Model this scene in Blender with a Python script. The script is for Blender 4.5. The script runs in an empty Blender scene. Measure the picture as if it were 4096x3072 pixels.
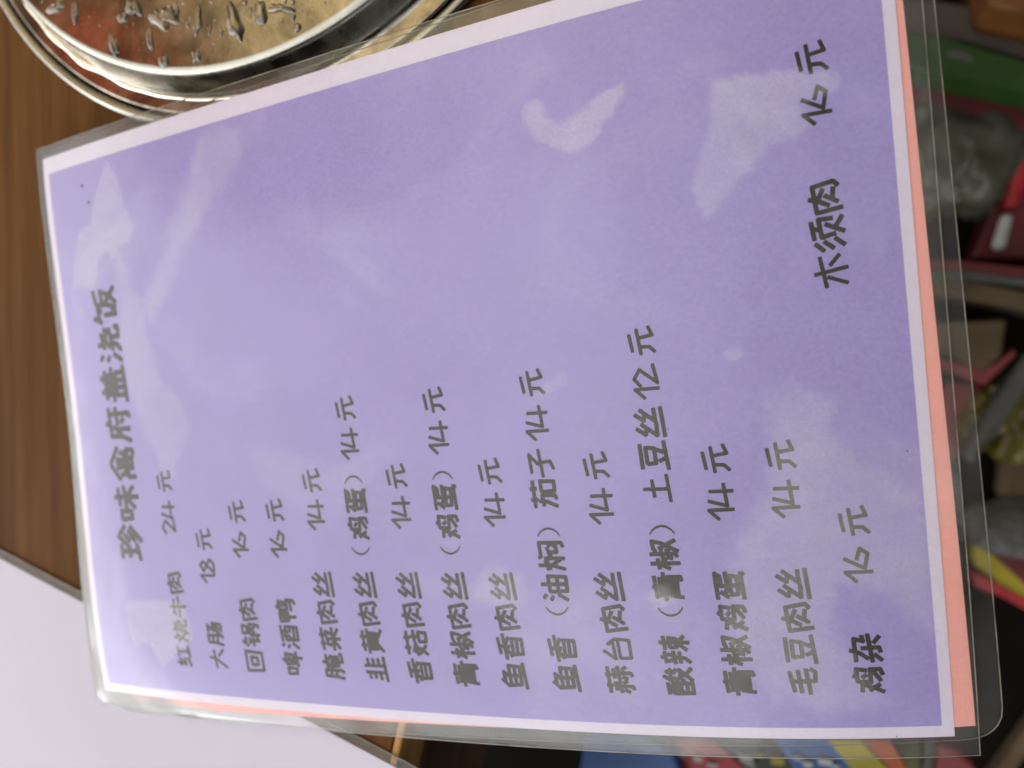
import bpy, bmesh, math, random
import numpy as np
from mathutils import Vector, Matrix, noise as mn

# ------------------------------------------------------------------ camera, world, light, exposure
MM = 0.001
CAM_H = 229.576                      # camera height over the table top, mm
MROT = np.array([[0.9452323480786339, -0.009641620347341203, 0.3262558004125447],
                 [0.0, 0.9995636155941449, 0.029539437712335255],
                 [-0.3263982355126211, -0.027921632069753198, 0.9448198634220224]])
FPX = 3028.622
scene = bpy.context.scene
C = scene.collection
cam_d = bpy.data.cameras.new('camera')
cam = bpy.data.objects.new('camera', cam_d)
C.objects.link(cam)
mw = Matrix.Identity(4)
for i in range(3):
    for j in range(3):
        mw[i][j] = MROT[i][j]
mw[2][3] = CAM_H * MM
cam.matrix_world = mw
cam_d.sensor_fit = 'HORIZONTAL'
cam_d.sensor_width = 36.0
cam_d.lens = 36.0 * FPX / 4096.0
cam_d.clip_start = 0.005
cam_d.clip_end = 20.0
cam_d.dof.use_dof = True
cam_d.dof.focus_distance = 0.212
cam_d.dof.aperture_fstop = 7.2
scene.camera = cam

world = bpy.data.worlds.new('World')
scene.world = world
world.use_nodes = True
wn, wl = world.node_tree.nodes, world.node_tree.links
bg = wn['Background']
tc = wn.new('ShaderNodeTexCoord')
nz = wn.new('ShaderNodeTexNoise'); nz.inputs['Scale'].default_value = 2.3; nz.inputs['Detail'].default_value = 3.0
nz.inputs['Roughness'].default_value = 0.5
wl.new(tc.outputs['Generated'], nz.inputs['Vector'])


def wramp(fac, stops):
    cr = wn.new('ShaderNodeValToRGB')
    while len(cr.color_ramp.elements) < len(stops): cr.color_ramp.elements.new(0.5)
    for e_, (p_, c_) in zip(cr.color_ramp.elements, stops):
        e_.position = p_; e_.color = (*c_, 1)
    wl.new(fac, cr.inputs['Fac'])
    return cr.outputs['Color']


# a room with its open bright side towards -y and warm, darker walls on the other side
dt = wn.new('ShaderNodeVectorMath'); dt.operation = 'DOT_PRODUCT'
nm = wn.new('ShaderNodeVectorMath'); nm.operation = 'NORMALIZE'
wl.new(tc.outputs['Generated'], nm.inputs[0]); wl.new(nm.outputs[0], dt.inputs[0])
dt.inputs[1].default_value = (-0.42, -0.86, 0.29)
ma = wn.new('ShaderNodeMath'); ma.operation = 'MULTIPLY_ADD'
wl.new(nz.outputs['Fac'], ma.inputs[0]); ma.inputs[1].default_value = 0.7; wl.new(dt.outputs['Value'], ma.inputs[2])
mrw = wn.new('ShaderNodeMapRange'); mrw.interpolation_type = 'SMOOTHSTEP'
mrw.inputs['From Min'].default_value = 0.12; mrw.inputs['From Max'].default_value = 0.95
wl.new(ma.outputs[0], mrw.inputs['Value'])
walls = wramp(nz.outputs['Fac'], [(0.36, (0.10, 0.055, 0.035)), (0.45, (0.17, 0.11, 0.065)), (0.49, (0.30, 0.06, 0.035)), (0.54, (0.22, 0.15, 0.09)), (0.62, (0.55, 0.45, 0.28))])
openside = wramp(nz.outputs['Fac'], [(0.35, (1.05, 1.06, 1.06)), (0.65, (1.5, 1.51, 1.51))])


def wmix(fac, a_, b_, mode='MIX'):
    m_ = wn.new('ShaderNodeMix'); m_.data_type = 'RGBA'; m_.blend_type = mode
    for nm_, x_ in (('Factor', fac), ('A', a_), ('B', b_)):
        if isinstance(x_, (tuple, float, int)): m_.inputs[nm_].default_value = (*x_, 1) if isinstance(x_, tuple) else x_
        else: wl.new(x_, m_.inputs[nm_])
    return m_.outputs['Result']


def wlobe(d_, lo, hi, jitter=0.12):
    v_ = Vector(d_).normalized()
    q_ = wn.new('ShaderNodeVectorMath'); q_.operation = 'DOT_PRODUCT'; wl.new(nm.outputs[0], q_.inputs[0]); q_.inputs[1].default_value = v_
    n2 = wn.new('ShaderNodeTexNoise'); n2.inputs['Scale'].default_value = 6.0; n2.inputs['Detail'].default_value = 3.0
    wl.new(tc.outputs['Generated'], n2.inputs['Vector'])
    f_ = wn.new('ShaderNodeMath'); f_.operation = 'MULTIPLY_ADD'; wl.new(n2.outputs['Fac'], f_.inputs[0]); f_.inputs[1].default_value = jitter; wl.new(q_.outputs['Value'], f_.inputs[2])
    g_ = wn.new('ShaderNodeMapRange'); g_.interpolation_type = 'SMOOTHSTEP'
    g_.inputs['From Min'].default_value = lo + jitter / 2; g_.inputs['From Max'].default_value = hi + jitter / 2
    wl.new(f_.outputs[0], g_.inputs['Value'])
    return g_.outputs['Result']


# unseen colour lobes added for the dish to mirror: brown, cream and red
room = wmix(mrw.outputs['Result'], walls, openside)
room = wmix(wlobe((-0.62, 0.36, 0.69), 0.93, 0.985, 0.03), room, (0.15, 0.095, 0.055))
room = wmix(wlobe((-0.30, 0.50, 0.81), 0.90, 0.975, 0.06), room, (0.85, 0.70, 0.42))
room = wmix(wlobe((-0.69, 0.33, 0.645), 0.9955, 0.9985, 0.014), room, (0.34, 0.085, 0.045))
room = wmix(wlobe((0.95, 0.1, 0.2), -0.25, 0.65), room, (0.10, 0.095, 0.09))  # dark lobe added to dim the light from the right
wl.new(room, bg.inputs['Color'])
bg.inputs['Strength'].default_value = 2.5


def area(name, loc, target, sx, sy, energy, col):
    d = bpy.data.lights.new(name, 'AREA')
    d.shape = 'RECTANGLE'; d.size = sx; d.size_y = sy; d.energy = energy; d.color = col
    o = bpy.data.objects.new(name, d)
    C.objects.link(o)
    o.location = loc
    o.rotation_euler = (Vector(target) - Vector(loc)).to_track_quat('-Z', 'Y').to_euler()
    return o


area('window_light', (-1.5, -1.05, 0.42), (0, 0, 0), 2.6, 0.8, 22, (1.0, 1.0, 1.0))

scene.view_settings.view_transform = 'Standard'
scene.view_settings.look = 'None'
scene.view_settings.exposure = 0.0
scene.view_settings.gamma = 1.0
scene.cycles.max_bounces = 12
scene.cycles.transparent_max_bounces = 24
scene.cycles.use_denoising = True

# ------------------------------------------------------------------ helpers
rnd = random.Random(7)


def tag(o, label=None, cat=None, group=None, kind=None):
    if label: o['label'] = label
    if cat: o['category'] = cat
    if group: o['group'] = group
    if kind: o['kind'] = kind
    return o


def thing(name, label, cat, loc=(0, 0, 0), group=None):
    o = bpy.data.objects.new(name, None)
    o.empty_display_size = 0.02
    C.objects.link(o)
    o.location = Vector(loc) * MM
    return tag(o, label, cat, group)


def mesh_obj(name, verts, faces, mat, parent=None, smooth=False, mats=None, midx=None):
    """verts in world millimetres"""
    me = bpy.data.meshes.new(name)
    v = np.asarray(verts, dtype=float) * MM
    if parent is not None:
        v = v - np.array(parent.matrix_basis.translation)
    me.from_pydata(v.tolist(), [], [tuple(int(i) for i in f) for f in faces])
    me.update()
    for m in (mats or [mat]):
        me.materials.append(m)
    if midx is not None:
        me.polygons.foreach_set('material_index', list(midx))
    if smooth:
        me.polygons.foreach_set('use_smooth', [True] * len(me.polygons))
    o = bpy.data.objects.new(name, me)
    C.objects.link(o)
    if parent is not None:
        o.parent = parent
    return o


def set_attr(o, name, vals):
    a = o.data.attributes.new(name, 'FLOAT', 'POINT')
    a.data.foreach_set('value', np.asarray(vals, dtype=np.float32))


def pix(x, y, z):
    """point of the horizontal level z (mm) that is seen at x, y of the 4096 px wide picture"""
    r = MROT @ np.array([(x - 2048) / FPX, -(y - 1536) / FPX, -1.0])
    t = (z - CAM_H) / r[2]
    return np.array([r[0] * t, r[1] * t, z])


def material(name):
    m = bpy.data.materials.new(name)
    m.use_nodes = True
    nt = m.node_tree
    b = nt.nodes['Principled BSDF']
    return m, nt.nodes, nt.links, b


def objcoord(n, l, scale=(1, 1, 1), rot=(0, 0, 0)):
    t = n.new('ShaderNodeTexCoord')
    mp = n.new('ShaderNodeMapping')
    mp.inputs['Scale'].default_value = scale
    mp.inputs['Rotation'].default_value = rot
    l.new(t.outputs['Object'], mp.inputs['Vector'])
    return mp.outputs['Vector']


def noise_node(n, l, vec, scale, detail=4, rough=0.55, dist=0.0):
    t = n.new('ShaderNodeTexNoise')
    t.inputs['Scale'].default_value = scale
    t.inputs['Detail'].default_value = detail
    t.inputs['Roughness'].default_value = rough
    t.inputs['Distortion'].default_value = dist
    if vec is not None: l.new(vec, t.inputs['Vector'])
    return t.outputs['Fac']


def ramp(n, l, fac, stops):
    r = n.new('ShaderNodeValToRGB')
    while len(r.color_ramp.elements) < len(stops): r.color_ramp.elements.new(0.5)
    for e_, (p_, c_) in zip(r.color_ramp.elements, stops):
        e_.position = p_
        e_.color = (c_[0], c_[1], c_[2], 1) if isinstance(c_, (tuple, list)) else (c_, c_, c_, 1)
    l.new(fac, r.inputs['Fac'])
    return r.outputs['Color']


def math_node(n, l, op, a, b=None):
    m = n.new('ShaderNodeMath'); m.operation = op
    for i, x in enumerate((a, b)):
        if x is None: continue
        if isinstance(x, (int, float)): m.inputs[i].default_value = x
        else: l.new(x, m.inputs[i])
    return m.outputs[0]


def bump(n, l, b, h, strength, dist):
    k = n.new('ShaderNodeBump')
    k.inputs['Strength'].default_value = strength
    k.inputs['Distance'].default_value = dist
    l.new(h, k.inputs['Height'])
    if b is not None: l.new(k.outputs['Normal'], b.inputs['Normal'])
    return k.outputs['Normal']


# ------------------------------------------------------------------ materials
def paper_mat(name, base, var, fibre=0.35):
    m, n, l, b = material(name)
    v = objcoord(n, l)
    f1 = noise_node(n, l, v, 35, 3, 0.6)
    f2 = noise_node(n, l, v, 900, 4, 0.65)
    f3 = noise_node(n, l, objcoord(n, l, (1, 2.4, 1), (0, 0, 0.5)), 420, 3, 0.6)
    s = math_node(n, l, 'ADD', math_node(n, l, 'MULTIPLY', f1, 0.25), math_node(n, l, 'MULTIPLY', f2, 0.5))
    s = math_node(n, l, 'ADD', s, math_node(n, l, 'MULTIPLY', f3, 0.25))
    c = ramp(n, l, s, [(0.36, tuple(x * (1 - var) for x in base)), (0.64, tuple(min(1, x * (1 + var)) for x in base))])
    l.new(c, b.inputs['Base Color'])
    b.inputs['Roughness'].default_value = 0.8
    b.inputs['Specular IOR Level'].default_value = 0.15
    bump(n, l, b, f2, fibre, 0.0001)
    return m


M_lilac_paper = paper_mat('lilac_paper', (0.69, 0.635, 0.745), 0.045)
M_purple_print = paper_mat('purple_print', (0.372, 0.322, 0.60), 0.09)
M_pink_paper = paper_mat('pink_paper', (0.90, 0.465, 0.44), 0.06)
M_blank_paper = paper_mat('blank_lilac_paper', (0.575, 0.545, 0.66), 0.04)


def ink_mat():
    m, n, l, b = material('grey_ink')
    f = noise_node(n, l, objcoord(n, l), 1500, 3, 0.7)
    c = ramp(n, l, f, [(0.35, (0.024, 0.022, 0.016)), (0.7, (0.052, 0.049, 0.037))])
    l.new(c, b.inputs['Base Color'])
    b.inputs['Roughness'].default_value = 0.7
    b.inputs['Specular IOR Level'].default_value = 0.2
    return m


M_ink = ink_mat()


def film_mat(name, rough, haze, milky=(0.80, 0.79, 0.76), glare_mottle=False, ior=1.38):
    """clear laminate: see-through with a surface reflection, faint milkiness and painted glare"""
    m, n, l, b = material(name)
    n.remove(b)
    out = n['Material Output']
    v = objcoord(n, l)
    tr = n.new('ShaderNodeBsdfTransparent')
    tr.inputs['Color'].default_value = (0.985, 0.985, 0.975, 1)
    gl = n.new('ShaderNodeBsdfGlossy'); gl.inputs['Roughness'].default_value = rough
    gl.inputs['Color'].default_value = (1, 1, 1, 1)
    df = n.new('ShaderNodeBsdfDiffuse'); df.inputs['Color'].default_value = (*milky, 1)
    # wavy surface
    w1 = noise_node(n, l, v, 14, 2, 0.5, 0.6)
    w2 = noise_node(n, l, v, 90, 2, 0.5)
    w3 = noise_node(n, l, v, 1600, 2, 0.6)
    hh = math_node(n, l, 'ADD', w1, math_node(n, l, 'MULTIPLY', w2, 0.06))
    k1 = n.new('ShaderNodeBump'); k1.inputs['Strength'].default_value = 1.0; k1.inputs['Distance'].default_value = 0.0009
    l.new(hh, k1.inputs['Height'])
    k2 = n.new('ShaderNodeBump'); k2.inputs['Strength'].default_value = 0.5; k2.inputs['Distance'].default_value = 0.00004
    l.new(w3, k2.inputs['Height']); l.new(k1.outputs['Normal'], k2.inputs['Normal'])
    l.new(k2.outputs['Normal'], gl.inputs['Normal'])
    fr = n.new('ShaderNodeFresnel'); fr.inputs['IOR'].default_value = ior
    l.new(k1.outputs['Normal'], fr.inputs['Normal'])
    mx = n.new('ShaderNodeMixShader')
    l.new(fr.outputs['Fac'], mx.inputs['Fac']); l.new(tr.outputs[0], mx.inputs[1]); l.new(gl.outputs[0], mx.inputs[2])
    # glare painted into the film as pale diffuse haze
    at = n.new('ShaderNodeAttribute'); at.attribute_name = 'glare_mask'
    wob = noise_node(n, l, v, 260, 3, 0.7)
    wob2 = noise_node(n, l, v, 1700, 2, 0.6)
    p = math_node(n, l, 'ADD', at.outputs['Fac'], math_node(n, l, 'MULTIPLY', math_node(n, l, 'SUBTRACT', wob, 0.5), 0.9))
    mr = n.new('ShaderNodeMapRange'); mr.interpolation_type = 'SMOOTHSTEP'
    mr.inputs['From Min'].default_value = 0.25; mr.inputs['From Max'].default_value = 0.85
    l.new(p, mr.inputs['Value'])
    at2 = n.new('ShaderNodeAttribute'); at2.attribute_name = 'glare_strength'
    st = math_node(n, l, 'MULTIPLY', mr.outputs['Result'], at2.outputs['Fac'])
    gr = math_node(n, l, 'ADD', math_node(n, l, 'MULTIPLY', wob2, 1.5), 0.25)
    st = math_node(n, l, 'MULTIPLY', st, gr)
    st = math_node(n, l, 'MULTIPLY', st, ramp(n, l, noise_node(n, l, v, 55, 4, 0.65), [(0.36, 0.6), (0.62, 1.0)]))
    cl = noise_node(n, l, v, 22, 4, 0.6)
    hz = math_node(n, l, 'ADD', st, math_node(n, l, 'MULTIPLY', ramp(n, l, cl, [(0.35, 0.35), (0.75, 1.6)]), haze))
    hz = math_node(n, l, 'ADD', hz, ramp(n, l, noise_node(n, l, objcoord(n, l, (1, 1, 1), (0.3, 0.2, 1.1)), 17, 6, 0.62, 0.8), [(0.52, 0.0), (0.68, 0.075)])) if glare_mottle else hz  # mottled haze painted over the whole film as further glare
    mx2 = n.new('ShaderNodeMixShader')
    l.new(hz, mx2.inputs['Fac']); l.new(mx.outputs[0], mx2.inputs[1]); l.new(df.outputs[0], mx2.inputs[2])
    l.new(mx2.outputs[0], out.inputs['Surface'])
    return m


M_film = film_mat('clear_laminate', 0.11, 0.012, glare_mottle=True)
M_film_under = film_mat('clear_laminate_underside', 0.15, 0.014, ior=1.22)
m_, n_, l_, b_ = material('laminate_cut_edge')
b_.inputs['Base Color'].default_value = (0.50, 0.48, 0.42, 1); b_.inputs['Roughness'].default_value = 0.3
l_.new(ramp(n_, l_, noise_node(n_, l_, objcoord(n_, l_), 120, 3), [(0.3, (0.07, 0.062, 0.05)), (0.7, (0.20, 0.18, 0.15))]), b_.inputs['Base Color'])
M_film_edge = m_


def wood_mat(name, dark, mid, light, angle, rough=0.42):
    m, n, l, b = material(name)
    vv = objcoord(n, l, (1.0, 0.035, 1.0), (0, 0, angle))
    a = noise_node(n, l, vv, 110, 6, 0.6, 0.2)
    bb = noise_node(n, l, objcoord(n, l, (1.0, 0.05, 1.0), (0, 0, angle)), 620, 3, 0.6)
    c2 = noise_node(n, l, objcoord(n, l, (1.0, 0.16, 1.0), (0, 0, angle)), 22, 2, 0.5, 0.5)
    s = math_node(n, l, 'ADD', math_node(n, l, 'MULTIPLY', a, 0.55), math_node(n, l, 'MULTIPLY', bb, 0.2))
    s = math_node(n, l, 'ADD', s, math_node(n, l, 'MULTIPLY', c2, 0.25))
    c = ramp(n, l, s, [(0.36, dark), (0.5, mid), (0.64, light)])
    l.new(c, b.inputs['Base Color'])
    b.inputs['Roughness'].default_value = rough
    b.inputs['Specular IOR Level'].default_value = 0.02
    bump(n, l, b, bb, 0.15, 0.0002)
    return m


GRAIN = -0.234                      # the grain runs along the table's edge
M_wood = wood_mat('brown_wood_grain', (0.050, 0.0205, 0.0060), (0.076, 0.0325, 0.0095), (0.108, 0.048, 0.0145), -GRAIN)
M_wood_side = wood_mat('dark_wood_side', (0.035, 0.02, 0.013), (0.055, 0.032, 0.02), (0.08, 0.05, 0.03), -GRAIN)
M_wood_highlight = wood_mat('table_edge_highlight', (0.22, 0.115, 0.04), (0.30, 0.165, 0.06), (0.4, 0.23, 0.09), -GRAIN, 0.3)  # highlight of the rounded edge put into a lighter wood colour


def steel_mat(name, base, rough, stain):
    m, n, l, b = material(name)
    v = objcoord(n, l)
    b.inputs['Metallic'].default_value = 1.0
    a = noise_node(n, l, v, 40, 6, 0.7, 0.4)
    c = ramp(n, l, a, [(0.38, tuple(x * (1 - stain) for x in base)), (0.62, base)])
    l.new(c, b.inputs['Base Color'])
    r = ramp(n, l, noise_node(n, l, v, 90, 5, 0.65), [(0.35, rough * 0.7), (0.7, rough * 1.5)])
    l.new(r, b.inputs['Roughness'])
    w = noise_node(n, l, v, 7, 1, 0.4)
    w2 = noise_node(n, l, v, 500, 2, 0.5)
    bump(n, l, b, math_node(n, l, 'ADD', w, math_node(n, l, 'MULTIPLY', w2, 0.0015)), 0.5, 0.005)
    return m


M_steel = steel_mat('worn_steel', (0.36, 0.31, 0.245), 0.12, 0.65)
M_steel_wall = steel_mat('polished_steel', (0.31, 0.295, 0.25), 0.26, 0.2)
m_, n_, l_, b_ = material('water')
n_.remove(b_)
_t = n_.new('ShaderNodeBsdfTransparent'); _t.inputs['Color'].default_value = (0.93, 0.93, 0.92, 1)
_g = n_.new('ShaderNodeBsdfGlossy'); _g.inputs['Roughness'].default_value = 0.03; _g.inputs['Color'].default_value = (0.95, 0.92, 0.86, 1)
_f = n_.new('ShaderNodeFresnel'); _f.inputs['IOR'].default_value = 1.75
_m = n_.new('ShaderNodeMixShader')
l_.new(_f.outputs[0], _m.inputs['Fac']); l_.new(_t.outputs[0], _m.inputs[1]); l_.new(_g.outputs[0], _m.inputs[2])
l_.new(_m.outputs[0], n_['Material Output'].inputs['Surface'])
M_water = m_


def plain(name, col, rough=0.5, var=0.25, scale=40, metal=0.0, spec=0.25):
    m, n, l, b = material(name)
    f = noise_node(n, l, objcoord(n, l), scale, 4, 0.6)
    l.new(ramp(n, l, f, [(0.35, tuple(x * (1 - var) for x in col)), (0.65, tuple(min(1, x * (1 + var)) for x in col))]), b.inputs['Base Color'])
    b.inputs['Roughness'].default_value = rough
    b.inputs['Metallic'].default_value = metal
    b.inputs['Specular IOR Level'].default_value = spec
    return m


# ------------------------------------------------------------------ the curved sheet the menus follow
RP = np.array([[0.9936751423560869, -0.10059600942721311, -0.04990144638084565],
               [0.09838149249319632, 0.9941301651662138, -0.04501440482117673],
               [0.054136802624375424, 0.03982031634623386, 0.9977392189383282]])
TP = np.array([-112.28621516169383, -11.309098349467728, 17.947200665144152])
CP = [2.5778213736272284, 3.8459345324672443, -4.4801549461714005, 1.160944319596842, -1.0612291426673508,
      1.5280079561866495, -3.02964457059679, -3.4498135611604055, -3.728536033073644]


def sheet(u, v, off=0.0):
    """u 0..210 across the page (reading direction), v 0..297 down the page, mm"""
    u = np.asarray(u, float); v = np.asarray(v, float); off = np.asarray(off, float) + 0 * u

    def h(uu, vv):
        X = (uu - 105) / 105; Y = (vv - 148.5) / 148.5
        B = [X * X, X * Y, Y * Y, X ** 3, X * X * Y, X * Y * Y, Y ** 3, Y ** 4, X ** 4]
        return sum(c * b for c, b in zip(CP, B))
    z = h(u, v)
    hu = (h(u + .5, v) - h(u - .5, v)); hv = (h(u, v + .5) - h(u, v - .5))
    ln = np.sqrt(1 + hu * hu + hv * hv)
    a = np.stack([v - 148.5 - off * hv / ln, u - 105 - off * hu / ln, z + off / ln], -1)
    return a @ RP.T + TP


def grid_sheet(name, u0, u1, v0, v1, nu, nv, off, mat, parent, xf=None, wobble=0.0):
    us = np.linspace(u0, u1, nu + 1); vs = np.linspace(v0, v1, nv + 1)
    U, V = np.meshgrid(us, vs, indexing='ij')
    if wobble:
        rr = np.random.RandomState(3)
        for k, (arr, axis) in enumerate(((U, 1), (V, 0))):
            pass
    u, v = U.ravel(), V.ravel()
    if xf: u, v = xf(u, v)
    P = sheet(u, v, off)
    i = np.arange((nu + 1) * (nv + 1)).reshape(nu + 1, nv + 1)
    F = np.stack([i[:-1, :-1], i[1:, :-1], i[1:, 1:], i[:-1, 1:]], -1).reshape(-1, 4)
    # face up
    F = F[:, ::-1] if face_down(P, F[0]) else F
    return mesh_obj(name, P, F.tolist(), mat, parent, smooth=True)


def face_down(P, f):
    a, b, c = P[f[0]], P[f[1]], P[f[2]]
    return np.cross(b - a, c - a)[2] < 0


def sd_poly(px, py, poly):
    poly = np.asarray(poly, float)
    d = np.full(px.shape, 1e9); inside = np.zeros(px.shape, bool)
    n_ = len(poly)
    for i in range(n_):
        a = poly[i]; b = poly[(i + 1) % n_]
        e_ = b - a
        t = np.clip(((px - a[0]) * e_[0] + (py - a[1]) * e_[1]) / max(1e-9, e_ @ e_), 0, 1)
        d = np.minimum(d, np.hypot(px - a[0] - t * e_[0], py - a[1] - t * e_[1]))
        cnd = (a[1] > py) != (b[1] > py)
        xs = a[0] + (py - a[1]) * (b[0] - a[0]) / (b[1] - a[1] + 1e-12)
        inside ^= cnd & (px < xs)
    return np.where(inside, -d, d)


# glare painted as haze patches (outline in page mm, softness mm, strength)
GLARE_PATCHES = [
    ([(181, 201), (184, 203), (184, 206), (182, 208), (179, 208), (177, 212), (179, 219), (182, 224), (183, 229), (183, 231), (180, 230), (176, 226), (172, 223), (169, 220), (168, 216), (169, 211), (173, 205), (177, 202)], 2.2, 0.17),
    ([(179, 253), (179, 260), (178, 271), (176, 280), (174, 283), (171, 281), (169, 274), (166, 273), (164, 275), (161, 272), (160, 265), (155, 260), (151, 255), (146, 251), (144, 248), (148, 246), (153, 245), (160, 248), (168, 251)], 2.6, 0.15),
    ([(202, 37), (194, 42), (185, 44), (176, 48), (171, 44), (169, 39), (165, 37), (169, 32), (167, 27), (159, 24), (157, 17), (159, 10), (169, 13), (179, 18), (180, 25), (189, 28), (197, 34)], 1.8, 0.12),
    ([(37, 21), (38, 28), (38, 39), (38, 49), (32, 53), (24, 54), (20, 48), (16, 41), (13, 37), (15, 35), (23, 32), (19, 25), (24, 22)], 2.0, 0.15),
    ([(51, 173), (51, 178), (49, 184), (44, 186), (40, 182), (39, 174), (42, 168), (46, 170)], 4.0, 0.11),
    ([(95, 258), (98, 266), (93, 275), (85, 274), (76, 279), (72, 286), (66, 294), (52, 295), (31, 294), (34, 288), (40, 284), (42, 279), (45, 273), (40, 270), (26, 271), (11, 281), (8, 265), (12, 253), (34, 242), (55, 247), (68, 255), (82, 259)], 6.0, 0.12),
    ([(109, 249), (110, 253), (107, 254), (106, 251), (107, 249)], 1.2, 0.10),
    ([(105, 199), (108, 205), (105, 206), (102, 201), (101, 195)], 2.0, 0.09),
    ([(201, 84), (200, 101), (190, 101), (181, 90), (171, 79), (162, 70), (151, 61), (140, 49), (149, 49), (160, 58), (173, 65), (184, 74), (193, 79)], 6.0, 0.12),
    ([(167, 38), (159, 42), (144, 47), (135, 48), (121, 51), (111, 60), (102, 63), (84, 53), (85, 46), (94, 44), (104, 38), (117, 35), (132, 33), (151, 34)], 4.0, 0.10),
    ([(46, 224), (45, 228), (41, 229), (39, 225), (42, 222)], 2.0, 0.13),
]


def outline_pts(u0, u1, v0, v1, rad, step=2.0):
    """rounded-rectangle outline of a pouch"""
    pts = []
    if rad < 0.3:
        cs = [(u0, v0), (u1, v0), (u1, v1), (u0, v1)]
        for k in range(4):
            a = np.array(cs[k], float); b = np.array(cs[(k + 1) % 4], float)
            m = max(2, int(np.linalg.norm(b - a) / step))
            pts += [tuple(a + (b - a) * i / m) for i in range(m)]
        return pts
    cen = [(u0 + rad, v0 + rad, 180), (u1 - rad, v0 + rad, 270), (u1 - rad, v1 - rad, 0), (u0 + rad, v1 - rad, 90)]
    for cx, cy, a0 in cen:
        for k in range(9):
            t = math.radians(a0 + 90 * k / 8)
            pts.append((cx + rad * math.cos(t), cy + rad * math.sin(t)))
    return pts


def make_film(parent, u0, u1, v0, v1, top, bot, rad, xf, glare_patches, mat_top, mat_bot):
    """a closed thin pouch: top face grid, bottom face grid, cut edge all round"""
    nu, nv = int((u1 - u0) / 1.1), int((v1 - v0) / 1.1)
    if not glare_patches: nu, nv = int((u1 - u0) / 3), int((v1 - v0) / 3)
    us = np.linspace(u0, u1, nu + 1); vs = np.linspace(v0, v1, nv + 1)
    U, V = np.meshgrid(us, vs, indexing='ij')
    u, v = U.ravel().copy(), V.ravel().copy()
    if rad > 0.3:                      # pull grid corners in to the rounded corner
        for (cu, cv, su, sv) in ((u0, v0, 1, 1), (u1, v0, -1, 1), (u1, v1, -1, -1), (u0, v1, 1, -1)):
            ccu, ccv = cu + su * rad, cv + sv * rad
            msk = ((u - ccu) * su < 0) & ((v - ccv) * sv < 0)
            du, dv = u[msk] - ccu, v[msk] - ccv
            mx = np.maximum(np.abs(du), np.abs(dv)); ln = np.hypot(du, dv) + 1e-9
            u[msk] = ccu + du * mx / ln; v[msk] = ccv + dv * mx / ln
    lu, lv = u.copy(), v.copy()
    if xf: u, v = xf(u, v)
    T = sheet(u, v, top); Bm = sheet(u, v, bot)
    i = np.arange((nu + 1) * (nv + 1)).reshape(nu + 1, nv + 1)
    F = np.stack([i[:-1, :-1], i[1:, :-1], i[1:, 1:], i[:-1, 1:]], -1).reshape(-1, 4)
    if face_down(T, F[0]): F = F[:, ::-1]
    N = len(T)
    ring = list(i[:, 0]) + list(i[-1, 1:]) + list(i[-2::-1, -1]) + list(i[0, -2:0:-1])
    film = mesh_obj('film_front', T, F.tolist(), mat_top, parent, smooth=True)
    if glare_patches:
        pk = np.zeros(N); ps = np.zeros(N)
        for poly, soft, st in glare_patches:
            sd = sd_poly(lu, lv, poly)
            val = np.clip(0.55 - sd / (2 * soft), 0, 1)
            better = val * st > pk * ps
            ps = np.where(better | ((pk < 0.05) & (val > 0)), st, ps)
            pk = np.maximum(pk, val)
        set_attr(film, 'glare_mask', pk); set_attr(film, 'glare_strength', ps)
    mesh_obj('film_back', Bm, F[:, ::-1].tolist(), mat_bot, parent, smooth=True)
    # cut edge: a narrow bead that closes both films
    m = len(ring); ev = []; ef = []
    ru, rv = u[ring], v[ring]
    cu_, cv_ = ru.mean(), rv.mean()
    tu = np.roll(ru, -1) - np.roll(ru, 1); tv = np.roll(rv, -1) - np.roll(rv, 1)
    ln = np.hypot(tu, tv) + 1e-9; nu_, nv_ = tv / ln, -tu / ln
    sgn = np.sign(((ru - cu_) * nu_ + (rv - cv_) * nv_).mean()); nu_ *= sgn; nv_ *= sgn
    wi = 0.28
    E0 = sheet(ru - nu_ * wi, rv - nv_ * wi, top + 0.03)
    E1 = sheet(ru + nu_ * 0.05, rv + nv_ * 0.05, top + 0.02)
    E2 = sheet(ru + nu_ * 0.05, rv + nv_ * 0.05, bot - 0.02)
    ev = np.concatenate([E0, E1, E2])
    for k in range(m):
        q = (k + 1) % m
        ef.append((k, q, m + q, m + k)); ef.append((m + k, m + q, 2 * m + q, 2 * m + k))
    mesh_obj('cut_edge', ev, ef, M_film_edge, parent)
    return film


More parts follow.
